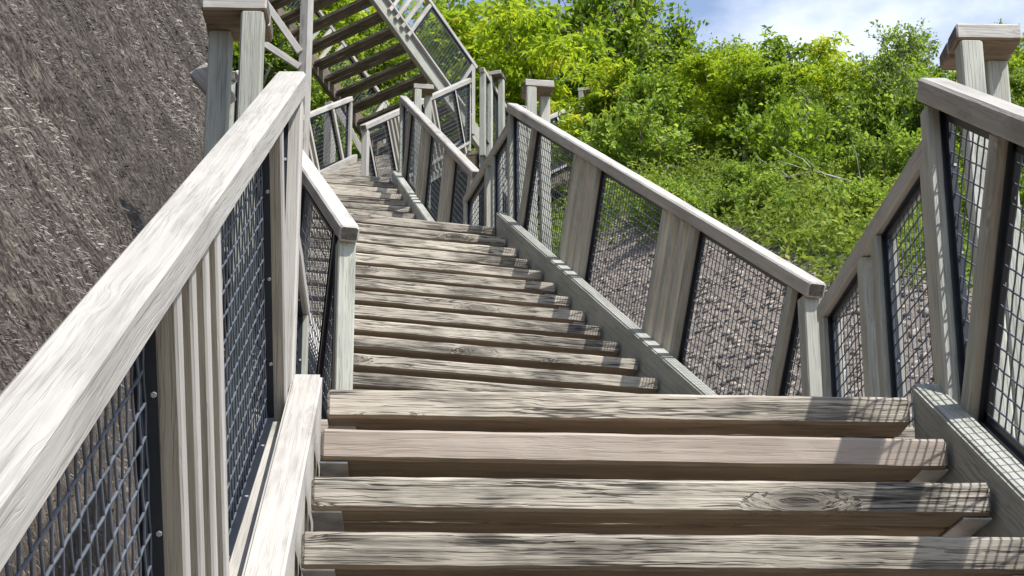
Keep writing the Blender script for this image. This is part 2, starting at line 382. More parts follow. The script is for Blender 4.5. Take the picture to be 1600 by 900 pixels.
def railing(label, loc, psi, xc, side, s0, groups, s_end_batten, y_top, y_bot, dp=0., crimp=False, low=None, st=.02, top_h=.69, wm=('rail', 'post', 'batten'), capend=True, ytop_ext=0.):
    """sloped railing in flight coordinates. xc centre line; groups = [(s_lo, s_hi)] batten groups; y_top/y_bot vertical end posts"""
    Rl = empty('stair_railing', loc, psi); tag(Rl, label, 'railing', 'timber and wire mesh railings beside the flights')
    h = top_h + dp                    # underside of the handrail, perpendicular
    xp = xc + side*.016          # the panels sit towards the outside
    # handrail
    sT = (y_top + .0 + h*SA)/CA + .05 + ytop_ext; sB = (y_bot + h*SA)/CA - .07
    mats = [M[wm[0]]] if not capend else [M[wm[0]], M[wm[0]], M['endgrain']]
    board('handrail', Rl, sp(xc, sB, h+.031), sp(xc, sT, h+.031), (0, -SA, CA), .074, .060, mats, bev=.007, segs=10, seed=3, rough=.0008)
    sb0 = (y_bot + .03)/CA + (st+dp)*SA/CA; sb1 = (y_top - .03)/CA + (st+dp)*SA/CA
    board('bottom_rail', Rl, sp(xc, sb0, st+dp-.012), sp(xc, sb1, st+dp-.012), (0, -SA, CA), .064, .036, M[wm[0]], bev=.004)
    # vertical end posts
    for yy, wd, lowz in ((y_top, .055, .12), (y_bot, .07, .25)):
        zt = ((yy*RISE/RUN) + h/CA) - .004; zb = yy*RISE/RUN + dp - lowz
        board('post', Rl, (xc, yy, zb), (xc, yy, zt - .01), (1, 0, 0), wd, .066, M[wm[1]], bev=.005)
    # leaning battens (square to the slope)
    def bat(s, wdt=.052):
        board('batten', Rl, sp(xc, s, dp - .10), sp(xc, s, h - .001), (1, 0, 0), wdt, .056, [M['rail' if wm[2] == 'rail' else 'post'], M['batten']], bev=.004, side=True)
    edges = [s_end_batten[1]] 
    bat(s_end_batten[1]-.03, .055)
    for a, b in groups:
        for i in range(4): bat(a + .035 + i*(b-a-.07)/3)
    bat(s_end_batten[0]+.03, .055)
    # mesh panels between the battens
    bounds = [s_end_batten[0]+.06] 
    for a, b in sorted(groups): bounds += [a, b]
    bounds += [s_end_batten[1]-.06]
    for i in range(0, len(bounds), 2):
        a, b = bounds[i]+.002, bounds[i+1]-.002
        if b-a < .15: continue
        p0 = st + dp + .012; p1 = h - .006
        panel(Rl, slope_mtx(xp, a, p0), [(0, 0), (b-a, 0), (b-a, p1-p0), (0, p1-p0)], crimp)
    # triangular panels between leaning batten and upright end post
    s = s_end_batten[1]; p0 = st+dp+.012; p1 = h-.006
    yt = y_top - .03
    q = [(s+.002, p0), ((yt + p0*SA)/CA, p0), ((yt + p1*SA)/CA, p1), (s+.002, p1)]
    if q[1][0]-q[0][0] < .01: q = [(s+.002, p0+max(0, (s+.012-q[1][0])*CA/SA)), q[2], q[3]]
    o_ = (q[0][0], p0); panel(Rl, slope_mtx(xp, q[0][0], p0), [(a-q[0][0], b-p0) for a, b in q], crimp)
    s = s_end_batten[0]; yb = y_bot + .036
    q = [((yb + p1*SA)/CA, p1), ((yb + p0*SA)/CA, p0), (s-.002, p0), (s-.002, p1)]
    if s-.002 > q[0][0]+.05: 
        q = [(q[1][0], q[1][1]), (s-.002, p0), (s-.002, p1), q[0]]
        panel(Rl, slope_mtx(xp, q[0][0], p0), [(a-q[0][0], b-p0) for a, b in q], crimp)
    elif s-.002 > q[1][0]+.06:
        pm = min(p1, p0 + (s-.02-q[1][0])*CA/SA)
        q = [(q[1][0], p0), (s-.002, p0), (s-.002, pm)]
        panel(Rl, slope_mtx(xp, q[0][0], p0), [(a-q[0][0], b-p0) for a, b in q], crimp)
    return Rl

def level_railing(label, a, b, h=.92, crimp=False, posts=2, group='timber and wire mesh railings round the landings', drop=.25, mats=('rail', 'post', 'batten')):
    """level railing from a to b (world points on the deck)"""
    a = Vector(a); b = Vector(b); d = b-a; Ln = d.length
    Rl = empty('landing_railing', a, math.atan2(d.y, d.x)); tag(Rl, label, 'railing', group)
    board('handrail', Rl, (-.02, 0, h-.032), (Ln+.02, 0, h-.032), (0, 0, 1), .072, .064, [M[mats[0]], M[mats[0]], M['endgrain']], bev=.007, segs=6, seed=4, rough=.0008)
    xs = [.03, Ln-.03]
    if Ln > 1.0: xs = [.03, Ln*.5-.09, Ln*.5+.09, Ln-.03]
    for x in xs: board('post' if x in (xs[0], xs[-1]) else 'batten', Rl, (x, 0, -drop), (x, 0, h-.066), (0, 1, 0), .062, .07, M[mats[1]] , bev=.004)
    pr = [(xs[i]+.034, xs[i+1]-.034) for i in range(len(xs)-1) if xs[i+1]-xs[i] > .25]
    for x0_, x1_ in pr:
        mt = Matrix(((1, 0, 0, x0_), (0, 0, -1, 0), (0, 1, 0, .03), (0, 0, 0, 1)))
        panel(Rl, mt, [(0, 0), (x1_-x0_, 0), (x1_-x0_, h-.10), (0, h-.10)], crimp)
    return Rl

def landing(label, loc, psi, x0, x1, y0, y1, under=.2):
    Fl = empty('landing_platform', loc, psi); tag(Fl, label, 'landing', 'timber landings between the flights')
    n = max(3, int(round((y1-y0)/.115))); st = (y1-y0)/n
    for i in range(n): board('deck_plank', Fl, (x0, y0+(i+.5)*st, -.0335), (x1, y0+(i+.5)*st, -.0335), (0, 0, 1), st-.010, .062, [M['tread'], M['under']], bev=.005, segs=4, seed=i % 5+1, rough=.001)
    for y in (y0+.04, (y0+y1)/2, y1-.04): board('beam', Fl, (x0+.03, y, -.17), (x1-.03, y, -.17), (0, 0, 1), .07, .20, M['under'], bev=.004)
    for x in (x0-.037, x1+.037): board('rim_board', Fl, (x, y0-.02, -.13), (x, y1+.02, -.13), (1, 0, 0), .26, .07, M['post'], bev=.005)
    return Fl

def capped_post(label, loc, psi, out, top, bottom, pw=.072):
    """two posts joined by a block cap; out=+1 the rear post stands to the right"""
    Cp = empty('capped_post', loc, psi); tag(Cp, label, 'post', 'double landing posts with a block cap')
    board('post', Cp, (0, 0, bottom), (0, 0, top-.052), (0, 1, 0), pw, pw, M['post'], bev=.006)
    board('post', Cp, (out*.118, .128, bottom), (out*.118, .128, top-.052), (0, 1, 0), pw, pw, M['post'], bev=.006)
    xa, xb = (-.046, .162) if out > 0 else (-.162, .046)
    board('cap', Cp, (xa, .015, top-.024), (xb, .015, top-.024), (0, 0, 1), .105, .055, [M['rail'], M['under'], M['endgrain']], bev=.006, segs=5, seed=7, rough=.0012)
    board('cap', Cp, (xa, .122, top-.026), (xb, .122, top-.026), (0, 0, 1), .104, .055, [M['rail'], M['under'], M['endgrain']], bev=.006, segs=5, seed=8, rough=.0012)
    return Cp

# ------------------------------------------------------------------ the hillside
rng = np.random.default_rng(5)
def vnoise(x, y, f, seed):
    x = x*f + seed*17.31; y = y*f + seed*9.17
    xi = np.floor(x); yi = np.floor(y); u = x-xi; v = y-yi; u = u*u*(3-2*u); v = v*v*(3-2*v)
    def hsh(a, b): s = np.sin(a*127.1+b*311.7+seed*74.7)*43758.5453; return s-np.floor(s)
    return (hsh(xi, yi)*(1-u)+hsh(xi+1, yi)*u)*(1-v)+(hsh(xi, yi+1)*(1-u)+hsh(xi+1, yi+1)*u)*v
def fbm(x, y, f, o, seed, gain=.5):
    a = 1; s = 0; t = 0
    for i in range(o): s = s + a*(vnoise(x, y, f, seed+i)-.5); t += a; a *= gain; f *= 2.07
    return s/t
def sst(e0, e1, x): t = np.clip((x-e0)/(e1-e0), 0, 1); return t*t*(3-2*t)
XL = ([-10, 0, 2, 4, 6, 8, 10, 11, 12.3, 13.5, 16, 18.3, 21, 30, 80], [-.2, -.45, -.62, -.84, -1.06, -1.30, -1.66, -1.88, -2.14, -2.5, -3.3, -3.6, -3.2, -2.2, -2.2])
XR = ([-10, 0, 5, 8, 11, 16, 18, 21, 23.5, 26, 80], [2.2, 2.0, 1.95, 1.25, .6, -.3, -.2, .9, 2.2, 2.6, 3])
def ground(x, y):
    x = np.asarray(x, float); y = np.asarray(y, float)
    base = np.where(y < 18, -2.4+.53*y, -2.4+.53*18+.30*(y-18))
    base = base - np.clip(y-34, 0, None)*.25
    xl = np.interp(y, *XL); xr = np.interp(y, *XR)
    d = np.clip(xl-x, 0, None)
    up = sst(17, 22, y)
    far = (.95*sst(0, .35, d)*(1-.5*up) + (1.85*(1-up)+1.0*up)*np.minimum(d, 12) + np.where(y > 18, .24*np.clip(y-18, 0, 14)*sst(-1.5, .6, d), 0))
    bank = (.428*y - 1.85*np.maximum(x, -12) - 2.30 - base)*sst(0, .22, d)
    left = np.where(y < 16, np.maximum(far*(y > 2), bank), far)
    su_ = .5*x+.5*y-.7*(base+bank); sv2 = -.09*x+.84*y+.53*(base+bank)
    bank = bank + sst(.1, .5, d)*(.30*fbm(su_*.9, sv2*1.6, 1., 3, 61) + .20*fbm(su_*2.2, sv2*5, 1., 4, 63))
    w_ = sst(13.6, 15.6, y); left = (1-w_)*np.where(d > 0, bank, 0) + w_*far
    e = np.clip(x-xr, 0, None)
    right = np.minimum(.72*e, 1.0+.05*e)*sst(3, 11, y)
    z = base + left + right
    z = z + .16*fbm(x, y, .45, 4, 1) + (.12*sst(.0, .3, d) + .045*sst(.0, .3, e))*fbm(x, y, 2.2, 4, 3) 
    return z
gx = np.unique(np.concatenate([np.linspace(-90, -9, 40), np.arange(-9, 9, .07), np.linspace(9, 90, 40)]))
gy = np.unique(np.concatenate([np.linspace(-60, -1, 30), np.arange(-1, 30, .07), np.linspace(30, 150, 60)]))
X, Y = np.meshgrid(gx, gy); Zg = ground(X, Y)
V = np.stack([X.ravel(), Y.ravel(), Zg.ravel()], 1); nx = len(gx); ny = len(gy)
idx = np.arange(nx*ny).reshape(ny, nx)
T = np.stack([idx[:-1, :-1].ravel(), idx[:-1, 1:].ravel(), idx[1:, 1:].ravel(), idx[1:, :-1].ravel()], 1)
me = tri_mesh('hillside', V, T, M['hill'], smooth=True)
def veg_edge(x): return np.interp(x, [-2, 1.1, 1.6, 2.0, 3, 6, 9], [17, 14.8, 12.6, 10.2, 8.8, 8.0, 7.8])
xv, yv = X.ravel(), Y.ravel(); dl = np.interp(yv, *XL)-xv
leftness = sst(.150, .165, -xv/np.maximum(yv, 1))
straw_w = sst(-.1, .25, dl)*np.maximum(1-sst(15, 18, yv + 1.2*fbm(xv, yv, .8, 3, 9)), leftness)
veg_w = np.where(dl > 0, sst(16.5, 20, yv + 2*fbm(xv, yv, .7, 3, 12))*(1-leftness), sst(-.5, .7, yv - veg_edge(xv) + 1.6*fbm(xv, yv, .9, 4, 14)))*.9
ca = me.color_attributes.new('zone', 'FLOAT_COLOR', 'POINT')
ca.data.foreach_set('color', np.stack([straw_w, 1-straw_w, veg_w, np.ones_like(veg_w)], 1).astype(np.float32).ravel())
hill = obj('hillside', me); tag(hill, 'steep grey brown hillside under and beside the stairs', 'hillside', kind='structure')

# straw matting on the left bank
def gnorm(x, y, e=.05):
    gxx = (ground(x+e, y)-ground(x-e, y))/(2*e); gyy = (ground(x, y+e)-ground(x, y-e))/(2*e)
    return gxx, gyy
n = 420000
ys = 1.5 + 13.5*rng.random(n)**1.05; dd = .02 + 3.4*rng.random(n)**1.15
xs = np.interp(ys, *XL) - dd
pw = fbm(xs*2.2+ys*.8, ys*2.2, .9, 4, 31)+.5
zs = ground(xs, ys); gxx, gyy = gnorm(xs, ys)
down = np.stack([-gxx, -gyy, -(gxx**2+gyy**2)], 1); down /= np.linalg.norm(down, axis=1, keepdims=True)
nr = np.stack([-gxx, -gyy, np.ones(n)], 1); nr /= np.linalg.norm(nr, axis=1, keepdims=True)
down = down*.80 + np.array([.136, .584, 0]); down /= np.linalg.norm(down, axis=1, keepdims=True); sd = np.cross(nr, down)
su = .5*xs+.5*ys-.7*zs; sv_ = -.09*xs+.84*ys+.53*zs
a = rng.normal(0, .7, n); tl = rng.normal(.22, .3, n)
dr = down*np.cos(a)[:, None] + sd*np.sin(a)[:, None] + nr*tl[:, None]; dr /= np.linalg.norm(dr, axis=1, keepdims=True)
ln = (.006+.022*rng.random(n)**2.5)*(.6+.08*ys); wd = (.0010+.0017*rng.random(n))*(.6+.10*ys)
sv = np.cross(dr, nr); sv /= np.linalg.norm(sv, axis=1, keepdims=True)
p = np.stack([xs, ys, zs], 1) + nr*(.004+.014*rng.random(n))[:, None]
q = p + dr*ln[:, None]
V = np.stack([p-sv*wd[:, None], p+sv*wd[:, None], q+sv*wd[:, None]*.6+nr*.002, q-sv*wd[:, None]*.6+nr*.002], 1).reshape(-1, 3)
T = np.arange(n*4).reshape(n, 4)
streak = fbm(su*1.4, sv_*5, 1., 4, 41)+fbm(su*5, sv_*15, 1., 3, 47)*.7
tint = np.clip(.30 + .45*(pw-.5) + 1.2*streak + rng.normal(0, .20, n) + .15*(rng.random(n) < .02), 0, 1)
o = obj('straw_matting', tri_mesh('straw_matting', V, T, M['straw'], attr=np.repeat(tint, 4))); tag(o, 'dry straw and plant fibre covering the bank left of the stairs', 'straw', kind='stuff')

# loose shale on the right hand slope
def scatter_stones(name, label, n, xr_, yr_, seed, keep, size):
    rg = np.random.default_rng(seed)
    xs = rg.uniform(*xr_, n); ys = rg.uniform(*yr_, n); k = keep(xs, ys); xs = xs[k]; ys = ys[k]; n = len(xs)
    zs = ground(xs, ys); sz = size*(.35+rg.random(n)**6*4.0)
    b = np.array([(1, 0, 0), (0, 1, 0), (-1, 0, 0), (0, -1, 0), (0, 0, .55), (0, 0, -.5)], float)
    f = np.array([(0, 1, 4), (1, 2, 4), (2, 3, 4), (3, 0, 4), (1, 0, 5), (2, 1, 5), (3, 2, 5), (0, 3, 5)])
    an = rg.uniform(0, 6.28, n); c, s = np.cos(an), np.sin(an)
    j = b[None]*rg.uniform(.6, 1.2, (n, 6, 1))*np.array([1.3, .9, .7]); x = j[..., 0]*c[:, None]-j[..., 1]*s[:, None]; y = j[..., 0]*s[:, None]+j[..., 1]*c[:, None]
    gxx, gyy = gnorm(xs, ys)
    z = j[..., 2] + x*gxx[:, None]*.8 + y*gyy[:, None]*.8
    V = np.stack([x, y, z], 2)*sz[:, None, None] + np.stack([xs, ys, zs], 1)[:, None]
    T = (np.arange(n)[:, None, None]*6 + f[None]).reshape(-1, 3)
    o = obj(name, tri_mesh(name, V.reshape(-1, 3), T, M['stone'], attr=np.repeat(np.clip(rg.normal(.5, .22, n), 0, 1), 6))); tag(o, label, 'stones', kind='stuff')
scatter_stones('loose_shale', 'broken grey brown shale on the slope right of the stairs', 130000, (-1, 5), (3, 17), 3,
               lambda x, y: (x > np.interp(y, *XR)-1.2) & (y < veg_edge(x)+.6), .0105)

# ------------------------------------------------------------------ stairs
ang = lambda psi: (Vector((-math.sin(psi), math.cos(psi), 0)), Vector((math.cos(psi), math.sin(psi), 0)))
P1 = (-.4426, 4.1038, 1.333); psi1 = .0576
P2 = (-1.4609, 10.4198, 4.5879); psi2 = .2601
psi3 = .205; h3, r3 = ang(psi3); Z3 = 4.5879+16*RISE; P3 = Vector((-1.16, 16.30, Z3)) - W*r3
psi4 = -.31; h4, r4 = ang(psi4); Z4 = Z3+14*RISE; b4 = Vector((-1.683, 17.41, 0)); P4 = b4 + h4*13*RUN - W*r4; P4.z = Z4
Z5 = Z4+7*RISE
psi6 = -.60; h6, r6 = ang(psi6); P6 = Vector((-.25, 24.81, Z5))
psi5 = math.pi-.7155; h5, r5 = ang(psi5); S5 = Vector((-.495, 23.42, Z5)); P5 = S5 + h5*16*RUN; P5.z = Z5+17*RISE

F1 = flight('nearest flight of thick weathered plank treads, at the bottom of the photo', P1, psi1, 15, near=True, th=.071, new=(1,), st_top=.022)
F2 = flight('long second flight of weathered plank treads, climbing to the left behind the nearest one', P2, psi2, 18, width=1.57, x0=-.15, near=True, st_top=.085)
flight('small third flight of plank treads seen between the second flight and the upper railings', P3, psi3, 16, st_top=.06)
flight('fourth flight, turning right above the third, mostly behind its railings', P4, psi4, 14, st_top=.05)
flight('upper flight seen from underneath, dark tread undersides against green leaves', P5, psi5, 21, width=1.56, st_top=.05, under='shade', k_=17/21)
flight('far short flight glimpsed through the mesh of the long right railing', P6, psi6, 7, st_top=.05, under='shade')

landing('plank landing at the head of the nearest flight', P1, psi1, -.12, W+.18, .235, 2.25)
landing('plank landing at the head of the long second flight', P2, psi2, -.25, W+.12, .235, 1.95)
landing('plank landing at the head of the small third flight', (P3.x, P3.y, P3.z), psi3-.1, -.6, W+.05, .235, 1.75)
landing('plank landing at the head of the fourth flight', P4, psi4, -.05, W+.15, .235, 1.9)
landing('far upper landing below the flight seen from underneath', (-1.75, 24.85, Z5), -.25, 0, 2.9, .2, 1.5)

# railings of the flights
G2 = [(-1.824, -1.311), (-3.523, -3.018)]
railing('bright timber railing left of the nearest flight, in the left foreground', P1, psi1-.014, -.105, -1, 0, [(-1.84, -1.32), (-3.7, -3.19)], (-5.1, -.12), .0, -4.2, crimp=True, dp=-.055, wm=('rail', 'rail', 'rail'))
railing('timber railing right of the nearest flight, at the right edge', P1, psi1, W+.10, 1, 0, [(-1.84, -1.32), (-3.7, -3.19)], (-5.1, -.145), -.03, -4.2, crimp=True, dp=-.03)
railing('long timber and mesh railing right of the second flight, in the middle of the photo', P2, psi2, W+.10, 1, 0, G2, (-4.75, -.25), -.05, -4.43, crimp=False)
railing('railing left of the second flight, its low end post in front of the treads', P2, psi2, -.25, -1, 0, [(-2.0, -1.49), (-3.45, -2.94)], (-4.55, -.25), -.05, -4.25, crimp=True)
f3s = [(-1.75, -1.25), (-3.25, -2.75)]
railing('railing right of the small third flight, below the upper flight', P3, psi3, W+.10, 1, 0, f3s, (-4.15, -.25), -.05, -3.90)
railing('railing left of the small third flight, mostly behind the left foreground rail', P3, psi3, -.10, -1, 0, f3s, (-4.15, -.25), -.05, -3.90)
f4s = [(-1.62, -1.12), (-2.95, -2.5)]
railing('railing right of the fourth flight, ending by the tall narrow double posts', P4, psi4, W+.10, 1, 0, f4s, (-3.62, -.25), -.05, -3.36, wm=('rail', 'rail', 'rail'))
railing('railing left of the fourth flight, against the bare soil', P4, psi4, -.10, -1, 0, f4s, (-3.62, -.25), -.05, -3.36, wm=('rail', 'rail', 'rail'))
f5s = [(-1.75, -1.25), (-3.55, -3.05)]
railing('railing on the leafy side of the upper flight seen from underneath', P5, psi5, -.10, -1, 0, f5s, (-4.6, -.25), -.05, -4.2, wm=('rail', 'rail', 'rail'))
railing('far side railing of the upper flight seen from underneath', P5, psi5, W+.24, 1, 0, f5s, (-4.6, -.25), -.05, -4.2)
railing('railing on the near side of the far short flight', P6, psi6, W+.10, 1, 0, [], (-1.55, -.25), -.05, -1.5, wm=('rail', 'rail', 'rail'))
railing('railing on the far side of the far short flight', P6, psi6, -.10, -1, 0, [], (-1.55, -.25), -.05, -1.5, wm=('rail', 'rail', 'rail'))

# railings of the landings
h1, r1 = ang(psi1); h2, r2 = ang(psi2)
def at(P, h, r, x, y, dz=0): P = Vector(P); return P + r*x + h*y + Vector((0, 0, dz))
level_railing('level railing on the right of the lowest landing, behind the right foreground rail', at(P1, h1, r1, W+.255, .47), at(P1, h1, r1, W+.255, 1.83), .93, crimp=True)
level_railing('level railing on the left of the lowest landing, behind the capped left post', at(P1, h1, r1, -.19, .95), at(P1, h1, r1, -.19, 1.9), .93)
level_railing('level railing right of the middle landing, dark against the far stairs', at(P2, h2, r2, W+.20, .10), at(P2, h2, r2, W+.20, 1.62), .93)
level_railing('level railing left of the middle landing, behind the left foreground rail', at(P2, h2, r2, -.30, .1), at(P2, h2, r2, -.30, 1.8), .93)
level_railing('railing round the back of the landing above the third flight', (-3.3, 17.0, Z3), (-3.1, 18.0, Z3), .93)
level_railing('level railing right of the landing beside the tall narrow double posts', at(P4, h4, r4, W+.30, -.1), at(P4, h4, r4, W+.22, 1.6), .95)
level_railing('far landing railing whose corner shows above the long right railing', (1.14, 23.95, Z5), (1.42, 25.0, Z5), .95)
level_railing('railing along the back edge of the far upper landing', (-1.5, 26.2, Z5), (1.40, 25.5, Z5), .95)

# capped double posts
capped_post('capped double post left of the lowest landing, cap cut by the top of the photo', (-.822, 5.20, 0), 0.03, -1, 3.0, -.3)
CL = bpy.data.objects['capped_post']
board('brace', CL, (-.10, .20, 2.74), (-.205, .25, 2.88), (0, 1, 0), .07, .04, M['rail'])
capped_post('capped double post right of the lowest landing, standing against the sky', (1.452, 5.15, 0), .03, 1, 2.862, -.3)
capped_post('capped double post right of the middle landing, behind the long right railing', (.150, 11.55, 0), .15, 1, 6.02, 3.2)
capped_post('capped double post beside the landing above the third flight', (-.945, 16.9, 0), .15, 1, 8.77, 5.8)
capped_post('tall narrow double posts at the corner of the landing above the fourth flight', (-.255, 20.9, 0), -.3, 1, 11.02, 9.72)
capped_post('farthest narrow double posts, peeping over the long right railing', (1.04, 23.8, 0), -.3, 1, 12.29, 10.9)

# support posts and braces under the upper flight
def support(label, x, y, z0, z1, braces=()):
    s_ = empty('support_post', (x, y, z0)); tag(s_, label, 'post', 'timber supports under the upper flights')
    board('upright', s_, (0, 0, 0), (0, 0, z1-z0), (.5, 1, 0), .12, .12, M['rail'], bev=.006)
    for a, b in braces: board('brace', s_, Vector(a)-Vector((x, y, z0)), Vector(b)-Vector((x, y, z0)), (0, 1, 0), .08, .05, M['rail'])
    return s_
support('tall pale support post rising behind the capped left post', -2.49, 19.9, float(ground(-2.49, 19.9))-.3, 13.2,
        [((-2.55, 19.85, 10.75), (-3.1, 19.75, 11.55)), ((-2.55, 19.85, 10.55), (-3.2, 19.7, 10.95))])
support('slim support post under the upper flight at its shaded stringer', -2.35, 21.6, float(ground(-2.35, 21.6))-.2, 10.95, [((-2.3, 21.5, 10.9), (-1.5, 21.9, 9.6))])

# ------------------------------------------------------------------ vegetation
def tube(V, T, pts, rads, ns):
    base = len(V); pts = [np.asarray(p, float) for p in pts]
    for i, p in enumerate(pts):
        d = pts[min(i+1, len(pts)-1)]-pts[max(i-1, 0)]; d = d/(np.linalg.norm(d)+1e-9)
        u = np.cross(d, (.3, .9, .2)); u /= np.linalg.norm(u)+1e-9; w = np.cross(d, u)
        for k in range(ns):
            a = 2*math.pi*k/ns; V.append(p + rads[i]*(u*math.cos(a)+w*math.sin(a)))
    for i in range(len(pts)-1):
        for k in range(ns): T.append((base+i*ns+k, base+i*ns+(k+1) % ns, base+(i+1)*ns+(k+1) % ns, base+(i+1)*ns+k))
def path(rg, p, d, L_, n, wander, upb):
    pts = [np.array(p, float)]; d = np.array(d, float); d /= np.linalg.norm(d)
    for i in range(n):
        d = d + rg.normal(0, wander, 3) + np.array([0, 0, upb]); d /= np.linalg.norm(d); pts.append(pts[-1]+d*L_/n)
    return pts, d
def leaves(P, D, size, rg, tint, aspect=.5, upness=.6):
    """diamond folded leaves at P pointing roughly along D"""
    n = len(P); D = D + rg.normal(0, .55, (n, 3)); D /= np.linalg.norm(D, axis=1, keepdims=True)
    nr = rg.normal(0, .6, (n, 3)) + np.array([0, 0, upness]); s = np.cross(D, nr); s /= np.linalg.norm(s, axis=1, keepdims=True)+1e-9; nn = np.cross(s, D)
    sz = (size*(.6+.8*rg.random(n)))[:, None]; w = sz*aspect*.5
    V = np.stack([P, P+D*sz*.42+s*w+nn*w*.35, P+D*sz-nn*sz*.12, P+D*sz*.42-s*w+nn*w*.35], 1).reshape(-1, 3)
    i = np.arange(n)[:, None]*4; T = np.concatenate([i+np.array([[0, 2, 1]]), i+np.array([[0, 3, 2]])], 1).reshape(-1, 3)
    return V, T, np.repeat(tint, 4)
def make_tree(seed, kind, H, spread):
    tall = kind == 'tall'; kind = 'maple' if tall else kind
    rg = np.random.default_rng(seed); V = []; T = []; LP = []; LD = []; LT = []
    nst = {'sumac': 3, 'birch': 2, 'maple': 2, 'shrub': 6}[kind]
    for s_ in range(nst):
        a = rg.uniform(0, 6.28); lean = {'sumac': .45, 'birch': .22, 'maple': .25, 'shrub': .8}[kind]*rg.uniform(.4, 1.1)
        hh = H*rg.uniform(.72, 1.0)*(.82 if kind != 'shrub' else .7)
        p0 = np.array([rg.normal(0, .06*spread), rg.normal(0, .06*spread), -.15])
        st, _ = path(rg, p0, (lean*math.cos(a), lean*math.sin(a), 1), hh, 9, .07, .06)
        r0 = (.016 if kind == 'birch' else .013)*H+.009
        tube(V, T, st, [r0*(1-.085*i) for i in range(len(st))], 6)
        nb = 38 if tall else {'sumac': 11, 'birch': 15, 'maple': 20, 'shrub': 7}[kind]
        for b in range(nb):
            f = rg.uniform(.22 if kind != 'birch' else .3, 1.0); k = min(int(f*9), 8); pb = st[k]+(st[k+1]-st[k])*(f*9-k)
            aa = rg.uniform(0, 6.28); bl = spread*rg.uniform(.35, .75)*(1.15-.75*f if kind in ('birch', 'maple') else .85)
            br, bd = path(rg, pb, (math.cos(aa), math.sin(aa), rg.uniform(.15, .9)), bl, 5, .16, .05)
            tube(V, T, br, [r0*.42*(1-.15*i) for i in range(6)], 4)
            nt_ = {'sumac': 3, 'birch': 8, 'maple': 9, 'shrub': 7}[kind]
            for t_ in range(nt_):
                q = rg.uniform(.25, 1.0); kk = min(int(q*5), 4); pt = br[kk]+(br[kk+1]-br[kk])*(q*5-kk)
                td = bd + rg.normal(0, .75, 3)+np.array([0, 0, .25])
                tl_ = spread*rg.uniform(.14, .30)
                tw, tdd = path(rg, pt, td, tl_, 3, .2, -.02 if kind == 'birch' else .04)
                tube(V, T, tw, [r0*.14, r0*.12, r0*.1, r0*.06], 3)
                tn = rg.uniform(.25, .75)
                if kind == 'sumac':
                    for fr in range(7):
                        fa = 6.28*fr/7+rg.uniform(-.3, .3); fd = np.array([math.cos(fa), math.sin(fa), rg.uniform(.1, .6)])
                        frd, _ = path(rg, tw[-1], fd, rg.uniform(.24, .36), 7, .04, -.13)
                        tl2 = tn + rg.normal(0, .10) + (.25 if rg.random() < .06 else 0)
                        for i in range(1, 8):
                            ax = frd[i]-frd[i-1]; ax /= np.linalg.norm(ax); sdv = np.cross(ax, (0, 0, 1)); sdv /= np.linalg.norm(sdv)+1e-9
                            for sg in (-1, 1): LP.append(frd[i]); LD.append(sdv*sg+ax*.7-np.array([0, 0, .25])); LT.append(tl2)
                else:
                    m = {'birch': 20, 'maple': 18, 'shrub': 15}[kind]
                    for i in range(m):
                        u = rg.random()*3; kq = min(int(u), 2); LP.append(tw[kq]+(tw[kq+1]-tw[kq])*(u-kq)+rg.normal(0, .035*spread, 3)); LD.append(tdd+rg.normal(0, .5, 3)); LT.append(tn+rg.normal(0, .14))
    size, asp = {'sumac': (.10, .36), 'birch': (.058, .72), 'maple': (.09, .72), 'shrub': (.072, .64)}[kind]
    Vl, Tl, Ta = leaves(np.array(LP), np.array(LD), size, rg, np.clip(np.array(LT), 0, 1), asp, 1.0 if kind == 'sumac' else .6)
    mat = {'sumac': M['sumac'], 'birch': M['birch'], 'maple': M['maple'], 'shrub': M['maple'] if seed % 2 else M['birch']}[kind]
    return tri_mesh('trunk', np.array(V), np.array(T), M['bark_pale'] if kind == 'birch' else M['bark'], smooth=True), tri_mesh('crown', Vl, Tl, mat, attr=Ta)
protos = {}
for kind, seeds, H, spr in (('sumac', (11, 12, 13), 2.4, 1.3), ('birch', (21, 22), 3.4, 1.35), ('maple', (31, 32, 33), 3.2, 1.5), ('shrub', (41, 42, 43, 44), 1.3, 1.0), ('tall', (51, 52), 5.4, 2.1)):
    for s_ in seeds: protos.setdefault(kind, []).append(make_tree(s_, kind, H, spr))
NAME = {'sumac': 'sumac_tree', 'birch': 'birch_tree', 'maple': 'broadleaf_tree', 'shrub': 'leafy_shrub', 'tall': 'broadleaf_tree'}
trnd = random.Random(8); cnt = {}
def tree(kind, x, y, s, label, group='trees and shrubs above the slope', rz=None, var=None):
    i = cnt.get(kind, 0); cnt[kind] = i+1
    tr, cr_ = protos[kind][(i if var is None else var) % len(protos[kind])]
    e = empty(NAME[kind], (x, y, float(ground(x, y))), trnd.uniform(0, 6.28) if rz is None else rz); e.scale = (s, s, s*trnd.uniform(.92, 1.08))
    tag(e, label, 'shrub' if kind == 'shrub' else 'tree', group)
    obj('trunk', tr, e); obj('crown', cr_, e)
    return e
